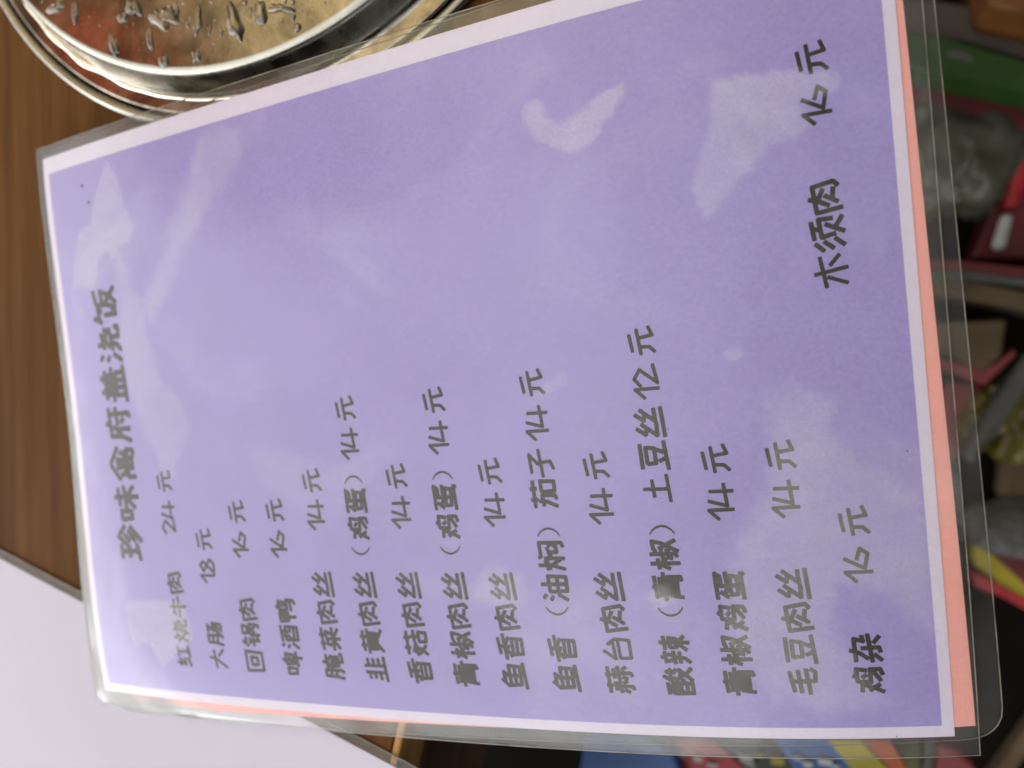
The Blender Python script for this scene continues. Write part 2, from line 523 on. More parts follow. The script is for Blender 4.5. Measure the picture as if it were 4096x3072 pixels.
# ------------------------------------------------------------------ lettering: strokes on a 100 x 100 cell
G = {
 '元': "19,20 72,13; 8,45 87,37; 32,44 30,72 13,88; 59,41 65,83 92,73",
 '1': "34,43 63,15 63,88",
 '2': "18,34 42,15 70,34 26,85 84,75",
 '4': "36,16 19,70 88,64; 65,21 64,90",
 '6': "51,14 20,68 64,78 80,58 47,47",
 '8': "67,32 54,16 28,32 76,66 58,86 22,86 67,32",
 '(': "@4 66,12 52,22 43,36 40,50 43,64 52,78 66,88",
 ')': "@4 34,12 48,22 57,36 60,50 57,64 48,78 34,88",
 '红': "26,12 12,32 30,34; 38,24 14,56 42,54; 8,84 42,72; 50,24 90,19; 69,24 69,78; 46,84 96,76",
 '烧': "24,10 24,50 8,88; 12,32 14,48; 38,26 33,40; 26,54 42,76; 48,28 88,20; 56,10 62,32 88,44 92,34; 78,30 50,46; 46,58 92,52; 58,58 54,76 40,92; 72,56 72,84 94,86 94,74",
 '牛': "30,20 18,42; 26,34 82,30; 8,60 94,55; 52,8 52,96",
 '肉': "17,94 8,27 81,20 91,75 78,87; 48,8 40,34 25,60; 42,32 73,47; 54,50 33,84; 46,70 74,74",
 '大': "10,38 84,32; 54,8 46,44 14,92; 60,54 88,82",
 '肠': "14,16 12,60 4,90; 14,16 42,14 44,84 32,90; 14,39 42,38; 14,62 42,61; 54,18 84,14 62,42 92,40 88,78 76,90; 68,46 50,74; 82,48 62,88",
 '回': "10,14 88,12 84,90 14,92 10,14; 34,38 66,37 64,66 36,67 34,38",
 '锅': "26,6 8,34; 20,24 42,22; 16,44 40,42; 8,62 42,60; 28,44 28,88 44,76; 56,12 88,11 84,34 60,35 56,12; 52,48 52,94; 52,48 94,46 91,88 80,92; 72,36 70,54 60,70; 73,54 84,72",
 '啤': "8,26 32,25 30,64 12,65 8,26; 67,4 56,20; 46,21 88,19 84,53 48,54 46,21; 67,20 60,54 42,78; 48,38 84,36; 38,72 96,67; 72,54 72,96",
 '酒': "14,12 26,24; 8,38 20,48; 8,90 26,62; 34,18 94,13; 38,36 90,34 89,88 40,90 38,36; 55,18 54,50 44,58; 71,18 72,54 86,55; 40,73 88,72",
 '鸭': "8,20 42,18 40,58 12,58 8,20; 10,38 40,37; 26,20 26,94; 68,4 60,16; 54,18 86,16 82,42 66,42; 54,18 54,56 92,54 90,86 76,94; 50,74 84,71; 67,26 72,33",
 '腌': "12,14 10,60 4,92; 12,14 34,13 35,86 26,92; 12,37 34,36; 12,60 34,59; 42,24 94,19; 67,4 60,28 42,46; 68,24 92,42; 50,48 86,46 86,72 52,73 50,48; 52,60 86,59; 67,40 67,91 96,88 96,78",
 '菜': "8,20 92,15; 33,8 33,28; 66,5 66,26; 82,32 26,40; 24,46 32,56; 48,44 52,54; 78,40 68,55; 8,66 94,60; 51,56 51,96; 44,68 14,92; 58,67 90,88",
 '丝': "34,6 14,33 36,39; 47,22 10,68 48,68; 78,4 58,31 80,36; 92,20 54,66 94,63; 5,91 97,84",
 '韭': "37,8 37,88; 62,6 62,88; 13,25 37,23; 14,47 37,45; 10,70 37,67; 62,23 89,19; 62,45 88,41; 62,67 90,62; 4,94 96,86",
 '黄': "14,18 88,13; 34,5 34,30; 66,3 66,28; 5,37 95,32; 20,47 80,45 78,72 22,73 20,47; 20,60 78,59; 50,34 50,72; 34,77 12,96; 64,77 92,92",
 '鸡': "15,31 39,33 30,60 14,91; 19,52 39,81; 67,8 62,20; 46,20 88,18 83,46; 48,21 46,56 87,56 87,84 69,90; 60,34 70,45; 78,66 50,84",
 '蛋': "9,15 90,11 80,26; 52,14 50,40; 51,27 78,25; 32,24 14,47; 22,37 44,45 93,42; 22,55 82,53 79,74 24,75 22,55; 51,46 51,91; 8,92 92,86; 78,79 90,96",
 '香': "26,14 82,8; 6,35 95,26; 51,12 51,48; 42,37 16,55; 60,34 84,46; 24,59 79,57 77,92 26,93 24,59; 26,75 76,74",
 '菇': "8,18 92,14; 32,5 32,28; 68,4 68,26; 23,36 12,64 42,90; 37,40 28,70 8,93; 5,55 46,50; 50,46 96,42; 73,30 73,62; 54,64 89,62 87,91 56,92 54,64",
 '青': "14,15 84,10; 18,29 80,26; 5,43 95,38; 50,3 50,42; 22,54 15,96; 22,54 81,52 81,90 68,94; 22,67 79,66; 22,80 79,79",
 '椒': "4,32 36,28; 21,6 21,95; 18,36 4,64; 25,42 36,54; 51,6 51,46; 51,24 66,21; 36,45 68,40; 51,46 51,84 41,88; 42,56 36,74; 60,54 66,66; 66,18 92,15 85,44 58,93; 68,34 94,86",
 '鱼': "37,5 12,32; 30,17 64,14 50,30; 16,37 86,33 83,72 20,74 16,37; 18,55 83,53; 51,34 51,72; 5,92 96,84",
 '油': "14,10 27,20; 8,34 21,43; 8,92 27,60 ; 36,34 88,31 85,91 38,92 36,34; 61,6 61,91; 38,62 85,61",
 '焖': "20,6 20,50 6,94; 8,32 11,48; 35,26 28,40; 22,54 38,80; 45,8 52,19; 43,28 42,95; 58,15 95,13 94,88 80,93; 56,42 53,54; 63,38 63,71 82,69 82,60; 73,35 77,44; 85,42 88,54",
 '茄': "6,18 94,14; 32,5 32,28; 68,4 68,26; 10,47 46,43 44,86 32,91; 27,33 24,60 8,93; 57,43 92,40 90,86 59,87 57,43",
 '子': "20,17 80,12 46,42; 52,42 56,82 30,92; 6,54 96,45",
 '蒜': "6,14 94,10; 32,4 32,23; 68,2 68,21; 15,35 43,32; 6,50 46,46; 28,49 28,86 18,91; 16,60 8,76; 39,58 46,70; 56,32 88,29; 50,47 96,43; 73,46 73,84 63,90; 60,58 54,74; 84,56 94,70",
 '台': "46,6 18,44 80,37; 66,20 86,48; 20,59 84,54 81,91 22,93 20,59",
 '酸': "6,18 44,15; 8,33 43,31 43,91 10,92 8,33; 20,18 20,56 12,63; 31,18 32,56 42,56; 10,75 43,74; 67,4 52,28 84,25; 78,12 90,30; 62,35 50,48; 76,34 90,46; 66,50 50,68; 62,58 88,55 52,94; 66,68 94,92",
 '辣': "8,20 45,16; 26,4 28,18; 14,28 18,41; 37,26 32,39; 5,48 46,43; 8,64 44,61; 27,48 24,76 10,94; 52,20 95,16; 58,35 90,32 87,55 60,56 58,35; 75,3 75,95; 72,60 50,86; 77,60 96,80",
 '土': "24,40 78,36; 50,8 48,82; 8,88 93,81",
 '豆': "12,13 88,10; 26,29 77,27 74,53 28,55 26,29; 33,66 41,82; 69,61 61,79; 6,92 95,83",
 '毛': "17,24 82,13; 14,44 86,37; 9,68 90,60; 50,18 51,84 80,86 90,73",
 '杂': "9,21 80,19 72,44 90,41; 44,6 36,32 17,55; 7,66 94,57; 50,38 52,86 37,90; 31,73 11,92; 66,72 87,89",
 '木': "3,35 90,23; 42,6 55,94; 32,40 10,91; 64,48 92,75",
 '须': "26,15 4,37; 30,39 9,63; 37,68 15,92; 88,8 37,14; 68,14 64,30; 50,70 42,34 93,28 93,65; 78,45 53,94; 69,72 97,91",
 '珍': "10,18 45,15; 12,46 43,43; 5,84 47,73; 28,18 28,80; 68,4 44,38; 70,10 95,34; 72,28 54,50; 82,44 54,70; 93,52 54,93",
 '味': "8,30 31,29 29,66 12,67 8,30; 44,26 90,21; 36,49 96,43; 67,6 67,96; 62,54 38,82; 71,54 94,80",
 '禽': "50,3 8,38; 52,5 93,34; 35,32 66,31; 36,38 64,54; 62,38 40,55; 22,42 22,60 78,59 78,40; 15,96 15,70 86,67 84,90 74,94; 50,60 38,86 64,84; 62,77 70,90",
 '府': "50,3 55,14; 15,21 93,16; 20,21 18,60 5,93; 44,30 26,58; 37,47 37,92; 48,46 94,42; 77,27 77,89 66,94; 54,58 64,71",
 '盖': "30,3 36,14; 71,1 62,14; 13,20 87,17; 20,33 80,31; 6,47 94,43; 50,18 50,44; 20,59 80,57; 22,59 22,89; 42,59 42,89; 60,59 60,89; 80,57 80,87; 4,93 97,88",
 '浇': "12,12 25,22; 8,38 21,47; 6,93 26,62; 40,31 82,22; 50,8 58,34 87,43 92,32; 75,26 44,51; 36,62 93,54; 54,61 50,78 33,94; 70,59 70,87 95,87 95,74",
 '饭': "22,4 8,34; 16,26 43,22 36,37; 26,46 26,90 43,77; 92,11 54,19; 54,19 52,60 41,93; 56,42 88,38 76,68 53,94; 60,56 94,91",
}
ROWS = [
 (26.6, 15.0, [('珍', 59.6), ('味', 74.5), ('禽', 89.6), ('府', 104.6), ('盖', 119.6), ('浇', 134.6), ('饭', 149.4)]),
 (47.6, 9.3, [('红', 17.6), ('烧', 26.9), ('牛', 35.9), ('肉', 44.9), ('2', 66.0), ('4', 71.6), ('元', 82.4)]),
 (64.2, 9.3, [('大', 17.6), ('肠', 26.8), ('1', 46.7), ('8', 51.4), ('元', 61.0)]),
 (80.7, 9.3, [('回', 17.6), ('锅', 26.9), ('肉', 36.1), ('1', 56.0), ('6', 60.5), ('元', 70.6)]),
 (97.4, 9.3, [('啤', 17.6), ('酒', 26.9), ('鸭', 36.1), ('1', 56.1), ('6', 60.7), ('元', 70.7)]),
 (114.0, 9.3, [('腌', 17.5), ('菜', 26.9), ('肉', 36.1), ('丝', 45.4), ('1', 65.3), ('4', 70.3), ('元', 80.3)]),
 (130.3, 9.3, [('韭', 17.4), ('黄', 26.8), ('肉', 36.0), ('丝', 45.4), ('(', 56.4), ('鸡', 63.9), ('蛋', 72.9), (')', 80.1), ('1', 88.0), ('4', 93.1), ('元', 103.1)]),
 (146.5, 9.3, [('香', 17.4), ('菇', 26.8), ('肉', 36.0), ('丝', 45.4), ('1', 65.3), ('4', 70.4), ('元', 80.4)]),
 (162.6, 9.3, [('青', 17.3), ('椒', 26.7), ('肉', 35.9), ('丝', 45.3), ('(', 56.4), ('鸡', 63.8), ('蛋', 73.0), (')', 80.1), ('1', 88.1), ('4', 93.2), ('元', 103.2)]),
 (178.6, 9.3, [('鱼', 17.3), ('香', 26.5), ('肉', 35.8), ('丝', 45.2), ('1', 65.3), ('4', 70.4), ('元', 80.4)]),
 (194.9, 9.3, [('鱼', 17.2), ('香', 26.4), ('(', 37.7), ('油', 45.0), ('焖', 54.4), (')', 61.8), ('茄', 72.9), ('子', 81.9), ('1', 90.3), ('4', 95.4), ('元', 105.6)]),
 (211.3, 9.3, [('蒜', 17.2), ('台', 26.5), ('肉', 35.8), ('丝', 45.1), ('1', 65.1), ('4', 70.3), ('元', 80.4)]),
 (227.8, 9.3, [('酸', 17.2), ('辣', 26.5), ('(', 37.5), ('青', 45.0), ('椒', 54.3), (')', 61.5), ('土', 72.9), ('豆', 82.1), ('丝', 91.4), ('1', 99.7), ('2', 104.5), ('元', 114.2)]),
 (244.2, 9.3, [('青', 17.3), ('椒', 26.5), ('鸡', 35.7), ('蛋', 44.9), ('1', 65.0), ('4', 70.0), ('元', 80.3)]),
 (260.8, 9.3, [('毛', 17.3), ('豆', 26.5), ('肉', 35.7), ('丝', 44.9), ('1', 64.8), ('4', 69.8), ('元', 80.1)]),
 (277.1, 9.3, [('鸡', 17.2), ('杂', 26.5), ('1', 46.4), ('6', 51.2), ('元', 61.4)]),
 (277.25, 9.3, [('木', 126.8), ('须', 136.0), ('肉', 145.3), ('1', 165.0), ('6', 169.9), ('元', 179.8)]),
]
_cache = {}


def glyph_mesh(ch, half):
    """2-D mesh of a character in cell units, traced from its strokes by marching squares"""
    key = (ch, half)
    if key in _cache: return _cache[key]
    n_ = 58
    lo, hi = -7.0, 107.0
    xs = np.linspace(lo, hi, n_)
    X, Y = np.meshgrid(xs, xs, indexing='ij')
    d = np.full(X.shape, 1e3)
    src = G[ch]
    w = half
    if src.startswith('@'):
        w = float(src[1:2]) * 0.95
        src = src[2:]
    rr = random.Random(sum(ord(c_) for c_ in ch))
    for st in src.split(';'):
        pts = [tuple(float(q) for q in p_.split(',')) for p_ in st.split()]
        for k in range(len(pts) - 1):
            a = np.array(pts[k]); b = np.array(pts[k + 1])
            ln = np.linalg.norm(b - a); t = (b - a) / ln; nn = np.array([-t[1], t[0]])
            ex0 = 0 if k == 0 else 0.0
            cx, cy = (a + b) / 2
            px = (X - cx) * t[0] + (Y - cy) * t[1]; py = (X - cx) * nn[0] + (Y - cy) * nn[1]
            rad = 1.6
            hl = ln / 2 + (2.0 if ch not in '()' else 0)
            tw = w
            if ch in '()':
                tw = w * (0.55 + 0.45 * math.sin(math.pi * (k + 0.5) / (len(pts) - 1)))
            qx = np.abs(px) - hl + rad; qy = np.abs(py) - tw + rad
            bd = np.hypot(np.maximum(qx, 0), np.maximum(qy, 0)) + np.minimum(np.maximum(qx, qy), 0) - rad
            d = np.minimum(d, bd)
            if k > 0: d = np.minimum(d, np.hypot(X - a[0], Y - a[1]) - tw)
    verts = []; faces = []; vid = {}

    def corner(i, j):
        k = ('c', i, j)
        if k not in vid: vid[k] = len(verts); verts.append((X[i, j], Y[i, j]))
        return vid[k]

    def edge(i0, j0, i1, j1):
        k = ('e', min((i0, j0), (i1, j1)), max((i0, j0), (i1, j1)))
        if k not in vid:
            d0, d1 = d[i0, j0], d[i1, j1]; t = d0 / (d0 - d1)
            vid[k] = len(verts)
            verts.append((X[i0, j0] + (X[i1, j1] - X[i0, j0]) * t, Y[i0, j0] + (Y[i1, j1] - Y[i0, j0]) * t))
        return vid[k]
    for i in range(n_ - 1):
        for j in range(n_ - 1):
            cs = [(i, j), (i + 1, j), (i + 1, j + 1), (i, j + 1)]
            ins = [d[c_] < 0 for c_ in cs]
            if not any(ins): continue
            poly = []
            for k in range(4):
                a, b = cs[k], cs[(k + 1) % 4]
                if ins[k]: poly.append(corner(*a))
                if ins[k] != ins[(k + 1) % 4]: poly.append(edge(*a, *b))
            if len(poly) >= 3: faces.append(poly)
    _cache[key] = (np.array(verts), faces)
    return _cache[key]


def lettering(parent):
    for r, (v0, size, chars) in enumerate(ROWS):
        V = []; F = []; base = 0
        for ch, uc in chars:
            gv, gf = glyph_mesh(ch, (5.7 if ch in '124683元木土大牛子台' else 6.6) if r else 6.9)
            sz = size * 0.97
            u = uc + (gv[:, 0] - 50) / 100 * sz
            v = v0 + (gv[:, 1] - 51) / 100 * sz
            V.append(sheet(u, v, 0.11))
            F += [tuple(base + q for q in reversed(f)) for f in gf]
            base += len(gv)
        V = np.concatenate(V)
        if face_down(V, F[0]): F = [tuple(reversed(f)) for f in F]
        o = mesh_obj('title_lettering' if r == 0 else 'dish_lettering', V, F, M_ink, parent)
        txt = ''.join(c_ for c_, _ in chars)
        o['label'] = 'grey printed characters reading ' + txt


# ------------------------------------------------------------------ table
def prism(name, poly_xy, z_top, thick, mat, parent=None, bev=0.0, mats=None):
    """solid slab from an outline in world mm, rounded edges"""
    bm = bmesh.new()
    off = np.array(parent.matrix_basis.translation) if parent is not None else np.zeros(3)
    a = sum(poly_xy[i][0] * poly_xy[(i + 1) % len(poly_xy)][1] - poly_xy[(i + 1) % len(poly_xy)][0] * poly_xy[i][1] for i in range(len(poly_xy)))
    if a < 0: poly_xy = list(reversed(poly_xy))
    top = [bm.verts.new(Vector((p_[0] * MM - off[0], p_[1] * MM - off[1], z_top * MM - off[2]))) for p_ in poly_xy]
    bot = [bm.verts.new(Vector((p_[0] * MM - off[0], p_[1] * MM - off[1], (z_top - thick) * MM - off[2]))) for p_ in poly_xy]
    bm.faces.new(top); bm.faces.new(list(reversed(bot)))
    k = len(top)
    for i in range(k):
        bm.faces.new((top[i], bot[i], bot[(i + 1) % k], top[(i + 1) % k]))
    if bev: bmesh.ops.bevel(bm, geom=list(bm.edges), offset=bev * MM, segments=3, affect='EDGES', profile=0.5)
    bmesh.ops.recalc_face_normals(bm, faces=bm.faces)
    me = bpy.data.meshes.new(name); bm.to_mesh(me); bm.free()
    me.materials.append(mat)
    for p_ in me.polygons: p_.use_smooth = False
    o = bpy.data.objects.new(name, me); C.objects.link(o)
    if parent is not None: o.parent = parent
    return o


ED = np.array([0.2316, 0.9728]); EN = np.array([0.9728, -0.2316])      # along the table edge / outwards
E0 = np.array([-117.9, -124.3])


def tpt(a, b): return tuple(E0 + ED * a + EN * b)


table = thing('wooden_table', 'brown wood-grain table with a highlight painted along its edge, under the steel dish and the sheets', 'table', (-250, 0, 0))
prism('table_top', [tpt(-520, -3), tpt(620, -3), tpt(620, -760), tpt(-520, -760)], 0.0, 24, M_wood, table, 0.8)
prism('edge_highlight', [tpt(-520, 0), tpt(620, 0), tpt(620, -2.9), tpt(-520, -2.9)], -0.1, 24, M_wood_highlight, table, 0.9)
prism('apron', [tpt(-515, -8), tpt(615, -8), tpt(615, -26), tpt(-515, -26)], -24.2, 130, M_wood_side, table, 1.0)
for a_, b_2 in ((-505, -60), (605, -60), (-505, -740), (605, -740)):
    prism('leg', [tpt(a_ - 22, b_2 - 22), tpt(a_ + 22, b_2 - 22), tpt(a_ + 22, b_2 + 22), tpt(a_ - 22, b_2 + 22)], -24.3, 391.7, M_wood_side, table, 2)

M_floor = plain('dark_floor', (0.004, 0.003, 0.002), 0.8, 0.4, 6, 0.0, 0.05)
fl = prism('floor', [(-3000, -3000), (3000, -3000), (3000, 3000), (-3000, 3000)], -416, 20, M_floor)
tag(fl, kind='structure')

# ------------------------------------------------------------------ upturned steel dish
TC = np.array([-181.9, 223.6])


def lathe(name, prof, mat, parent, seg=256, closed=False):
    V = []; F = []
    for k in range(seg):
        t = 2 * math.pi * k / seg
        for r_, z_ in prof: V.append((TC[0] + r_ * math.cos(t), TC[1] + r_ * math.sin(t), z_))
    m = len(prof)
    for k in range(seg):
        q = (k + 1) % seg
        for i in range(m - 1):
            F.append((k * m + i, q * m + i, q * m + i + 1, k * m + i + 1))
        if closed: F.append((k * m + m - 1, q * m + m - 1, q * m, k * m))
    return mesh_obj(name, V, F, mat, parent, smooth=True)


dish = thing('steel_dish', 'round stainless steel dish turned upside down, beaded with water, beside the menus', 'dish', (TC[0], TC[1], 0))
bead = [(138.3 + 2.0 * math.cos(t), 2.25 + 1.9 * math.sin(t)) for t in [2 * math.pi * i / 14 for i in range(14)]]
lathe('rolled_rim', bead, M_steel_wall, dish, closed=True)
prof = [(136.9, 1.2), (136.2, 0.9), (135.7, 1.3), (135.4, 2.4), (135.1, 3.1), (134.85, 3.42), (134.5, 3.56), (134.1, 3.61), (133.7, 3.62), (132.5, 3.64), (131.0, 3.67), (130.0, 3.71), (129.5, 3.78), (129.2, 3.9)]
lathe('flange', prof, M_steel, dish)
prof = [(129.2, 3.9), (128.7, 4.2), (128.0, 4.9), (127.4, 6.2), (126.4, 8.8), (125.4, 11.6), (124.9, 13.0), (124.5, 14.0), (123.8, 14.9), (122.9, 15.35), (121.9, 15.43)]
lathe('side_wall', prof, M_steel_wall, dish)
prof = [(121.9, 15.43), (118, 15.35), (100, 15.2), (80, 15.1), (60, 15.1), (40, 15.1), (20, 15.1), (0.01, 15.1)]
lathe('flat_base', prof, M_steel, dish)

# water on the dish
DZ = 15.25


def drop_mesh(px, py, w, h, ang, seed, lobes=0.25, zt=DZ, tall=0.15, normal=None):
    rr = random.Random(seed)
    c0 = pix(px, py, zt)
    ax = pix(px + 10, py, zt) - c0; ay = pix(px, py + 10, zt) - c0
    ax /= 10; ay /= 10
    ph = [rr.uniform(0, 6.28) for _ in range(6)]
    am = [lobes * rr.uniform(0.4, 1) / (k + 1) ** 0.7 for k in range(6)]
    V = []; F = []
    nr, ns = 9, 36
    ca, sa = math.cos(ang), math.sin(ang)
    hgt = tall * min(w, h) * 0.083 * 0.5 * 2
    for i in range(nr + 1):
        f = i / nr
        s_ = math.sin(f * math.pi / 2); z_ = math.cos(f * math.pi / 2)
        for k in range(ns):
            t = 2 * math.pi * k / ns
            m = 1 + f * sum(am[j] * math.cos((j + 2) * t + ph[j]) for j in range(5))
            x = w / 2 * s_ * m * math.cos(t); y = h / 2 * s_ * m * math.sin(t)
            X = x * ca - y * sa; Y = x * sa + y * ca
            p_ = c0 + ax * X + ay * Y
            V.append((p_[0], p_[1], zt + hgt * 2.2 * (z_ ** 0.8) - 0.02))
    for i in range(nr):
        for k in range(ns):
            q = (k + 1) % ns
            F.append((i * ns + k, i * ns + q, (i + 1) * ns + q, (i + 1) * ns + k))
    F.append(tuple(range(nr * ns + ns - 1, nr * ns - 1, -1)))
    F.append(tuple(range(ns)))
    me = (V, F)
    return me


BIG = [(226, 29, 62, 46, -0.4, 0.45, 'ragged water drop nearest the left rim of the dish'),
       (303, 45, 34, 82, 0.1, 0.3, 'tall water drop second from the left rim of the dish'),
       (493, 68, 34, 58, 0.5, 0.2, 'water drop leaning right beside a forked one'),
       (538, 32, 46, 84, -0.1, 0.65, 'forked water drop at the edge of the picture'),
       (655, 72, 74, 112, -0.6, 0.6, 'large ragged diagonal water drop in the middle of the dish'),
       (705, 45, 26, 74, 0.1, 0.15, 'narrow upright water drop right of the large ragged one'),
       (791, 86, 34, 110, 0.2, 0.25, 'long upright water drop near the middle of the dish'),
       (940, 92, 60, 150, -0.35, 0.3, 'largest water drop, long and kinked, on the dish'),
       (457, 185, 34, 102, -0.35, 0.28, 'long slanting water drop over the red reflection'),
       (601, 154, 30, 92, -0.15, 0.12, 'smooth teardrop water drop over the red reflection'),
       (658, 244, 46, 60, 0.1, 0.05, 'oval water drop close to the base edge of the dish'),
       (787, 224, 36, 50, 0.3, 0.5, 'small ragged water drop right of the oval one'),
       (1044, 55, 52, 92, -0.1, 0.2, 'broad tapering water drop on the cream reflection'),
       (1119, 34, 74, 44, 0.1, 0.55, 'wide double-humped water drop on the cream reflection'),
       (1191, 112, 30, 38, 0.1, 0.12, 'small round water drop near the bright base edge'),
       (1173, 68, 20, 36, 0.0, 0.2, 'small pointed water drop above the round one'),
       (750, 98, 20, 34, 0.2, 0.2, 'short water drop left of the long upright one'),
       (839, 118, 12, 50, 0.1, 0.15, 'thin sliver of water right of the long upright drop'),
       (884, 127, 20, 36, 0.2, 0.2, 'little oval water drop left of the largest one')]
for k, (px, py, w, h, a_, lb, lab) in enumerate(BIG):
    V, F = drop_mesh(px, py, w, h, a_, 100 + k, lb)
    o = mesh_obj('water_drop', V, F, M_water, None, smooth=True)
    tag(o, lab, 'water drop', 'water drops on the steel dish')
V = []; F = []
sm = [(760, 70, 12, 14), (735, 78, 9, 18), (860, 78, 12, 14), (898, 122, 8, 12), (1003, 42, 16, 26), (1001, 66, 12, 18), (1128, 88, 12, 22), (1180, 40, 8, 10), (1207, 46, 8, 12),
      (1045, 190, 11, 18), (1074, 170, 12, 26), (1278, 68, 24, 12), (1300, 10, 10, 16), (535, 92, 9, 12), (400, 100, 8, 10), (1140, 5, 16, 24), (1170, 8, 20, 24), (980, 8, 18, 26), (845, 5, 16, 20), (960, 190, 7, 9),
      (1250, 30, 7, 9), (1210, 22, 6, 7), (730, 12, 10, 18), (168, 6, 10, 20)]
rr = random.Random(5)
for _ in range(60):
    sm.append((rr.uniform(200, 1250), rr.uniform(-250, 120) if rr.random() < .5 else rr.uniform(0, 220), rr.uniform(4, 9), rr.uniform(4, 10)))
for _ in range(26):
    sm.append((rr.uniform(100, 1500), rr.uniform(-420, -20), rr.uniform(20, 60), rr.uniform(30, 90)))
for k, (px, py, w, h) in enumerate(sm):
    c0 = pix(px, py, DZ)
    if np.hypot(c0[0] - TC[0], c0[1] - TC[1]) > 119.5: continue
    v, f = drop_mesh(px, py, w, h, rr.uniform(-.3, .3), 300 + k, 0.2)
    F += [tuple(q + len(V) for q in ff) for ff in f]; V += v
o = mesh_obj('water_droplets', V, F, M_water, None, smooth=True)
tag(o, 'scatter of fine water droplets over the steel dish', 'water', kind='stuff')
# drops clinging to the side wall and the water line where wall meets flange
V = []; F = []


def wall_drop(px, py, w, h, seed):
    z_ = 9.5
    for zt in np.linspace(5, 14.9, 40):
        c0 = pix(px, py, zt); r_ = np.hypot(c0[0] - TC[0], c0[1] - TC[1])
        if r_ < np.interp(zt, [4.15, 4.9, 8.8, 11.6, 14, 15.4], [129.2, 128, 126.4, 125.4, 124.5, 122.9]): z_ = zt; break
    c0 = pix(px, py, z_); d_ = np.array([c0[0] - TC[0], c0[1] - TC[1], 0]); d_ /= np.linalg.norm(d_)
    tn = np.array([-d_[1], d_[0], 0]); nn = d_ * 0.93 + np.array([0, 0, 0.36]); up = np.cross(nn, tn)
    ns, nr = 20, 5; b0 = len(V)
    for i in range(nr + 1):
        f = i / nr
        for k in range(ns):
            t = 2 * math.pi * k / ns
            s_ = math.sin(f * math.pi / 2)
            V.append(tuple(c0 + tn * (w * s_ * math.cos(t)) + up * (h * s_ * math.sin(t)) + nn * (0.45 * min(w, h) * math.cos(f * math.pi / 2) - 0.05)))
    for i in range(nr):
        for k in range(ns):
            q = (k + 1) % ns
            F.append((b0 + i * ns + k, b0 + i * ns + q, b0 + (i + 1) * ns + q, b0 + (i + 1) * ns + k))


for a in ((1338, 127, 1.6, 2.2), (1231, 159, 0.8, 0.9), (1243, 209, 0.9, 1.6), (1282, 66, 0.4, 0.5), (1412, 25, 1.0, 1.1), (1460, 5, 1.1, 0.9)): wall_drop(*a, 1)
o = mesh_obj('water_beads', V, F, M_water, None, smooth=True)
tag(o, 'round water beads clinging to the side wall of the dish', 'water', kind='stuff')


def water_line(a0, a1, seed, wmax):
    rr = random.Random(seed); V = []; F = []
    n_ = 90
    for i in range(n_ + 1):
        t = math.radians(a0 + (a1 - a0) * i / n_)
        w = wmax * (0.18 + 0.82 * max(0, mn.noise(Vector((i * 0.13, seed, 0))) + 0.35)) * math.sin(math.pi * i / n_) ** 0.4 + 0.05
        rc = 129.0 + 0.55 * w
        for k in range(9):
            b_ = math.pi * k / 8
            V.append((TC[0] + (rc + w * math.cos(b_)) * math.cos(t), TC[1] + (rc + w * math.cos(b_)) * math.sin(t), 4.0 + 0.55 * w * math.sin(b_)))
    for i in range(n_):
        for k in range(8):
            F.append((i * 9 + k, i * 9 + k + 1, (i + 1) * 9 + k + 1, (i + 1) * 9 + k))
    return V, F


V, F = water_line(205, 285, 3, 1.5)
o = mesh_obj('pooled_water', V, F, M_water, None, smooth=True)
tag(o, 'thin line of water pooled where the dish wall meets its flange', 'water', kind='stuff')

# ------------------------------------------------------------------ the two laminated menus
menu = thing('laminated_menu', 'purple laminated price menu with dark Chinese lettering, lying on top', 'menu', tuple(sheet(105., 148., 0)))
grid_sheet('paper_sheet', 0, 210, 0, 297, 70, 99, 0.0, M_lilac_paper, menu)
grid_sheet('purple_panel', 3.4, 203.6, 3.2, 294.0, 68, 98, 0.06, M_purple_print, menu)
lettering(menu)


def warpA(u, v):                    # the pouch is a little longer at one corner than at the other
    k = np.clip((100 - u) / 106, 0, 1) * np.clip((60 - v) / 60, 0, 1)
    return u, v - 3.4 * k


make_film(menu, -6.1, 214.5, -3.2, 302.9, 0.22, -0.16, 0, warpA, GLARE_PATCHES, M_film, M_film_under)

V = []; F = []
for (px, py, rr_) in ((327, 744, 1.3), (353, 808, 1.2), (3630, 1804, 0.45), (2650, 2010, 0.35), (2672, 1716, 0.4), (2640, 1735, 0.3), (1957, 2512, 0.4), (3586, 2946, 0.4), (1870, 1368, 0.35), (2178, 2880, 0.35), (3570, 1020, 0.3), (978, 1712, 0.5)):
    rr_ *= 0.62
    for _ in range(1):
        # find the page position under this pixel by a few Newton steps
        uv = np.array([105.0, 148.0])
        for _k in range(25):
            def pr(a):
                P_ = sheet(a[0], a[1], 0.3); q_ = MROT.T @ (P_ - np.array([0, 0, CAM_H]))
                return np.array([2048 + FPX * q_[0] / -q_[2], 1536 - FPX * q_[1] / -q_[2]])
            r0 = pr(uv) - (px, py)
            J = np.array([(pr(uv + (.01, 0)) - pr(uv)) / .01, (pr(uv + (0, .01)) - pr(uv)) / .01]).T
            uv = uv - np.linalg.solve(J, r0)
        b0 = len(V)
        for k in range(10):
            t = 2 * math.pi * k / 10
            V.append(tuple(sheet(uv[0] + rr_ * math.cos(t) * rnd.uniform(.6, 1), uv[1] + rr_ * 0.7 * math.sin(t) * rnd.uniform(.6, 1), 0.29)))
        F.append(tuple(range(b0, b0 + 10)))
if face_down(np.array(V), F[0]): F = [tuple(reversed(f)) for f in F]
M_dirt = plain('brown_dirt', (0.06, 0.04, 0.03), 0.8, 0.4, 300)
tag(mesh_obj('dirt_specks', V, F, M_dirt, menu), kind='stuff')

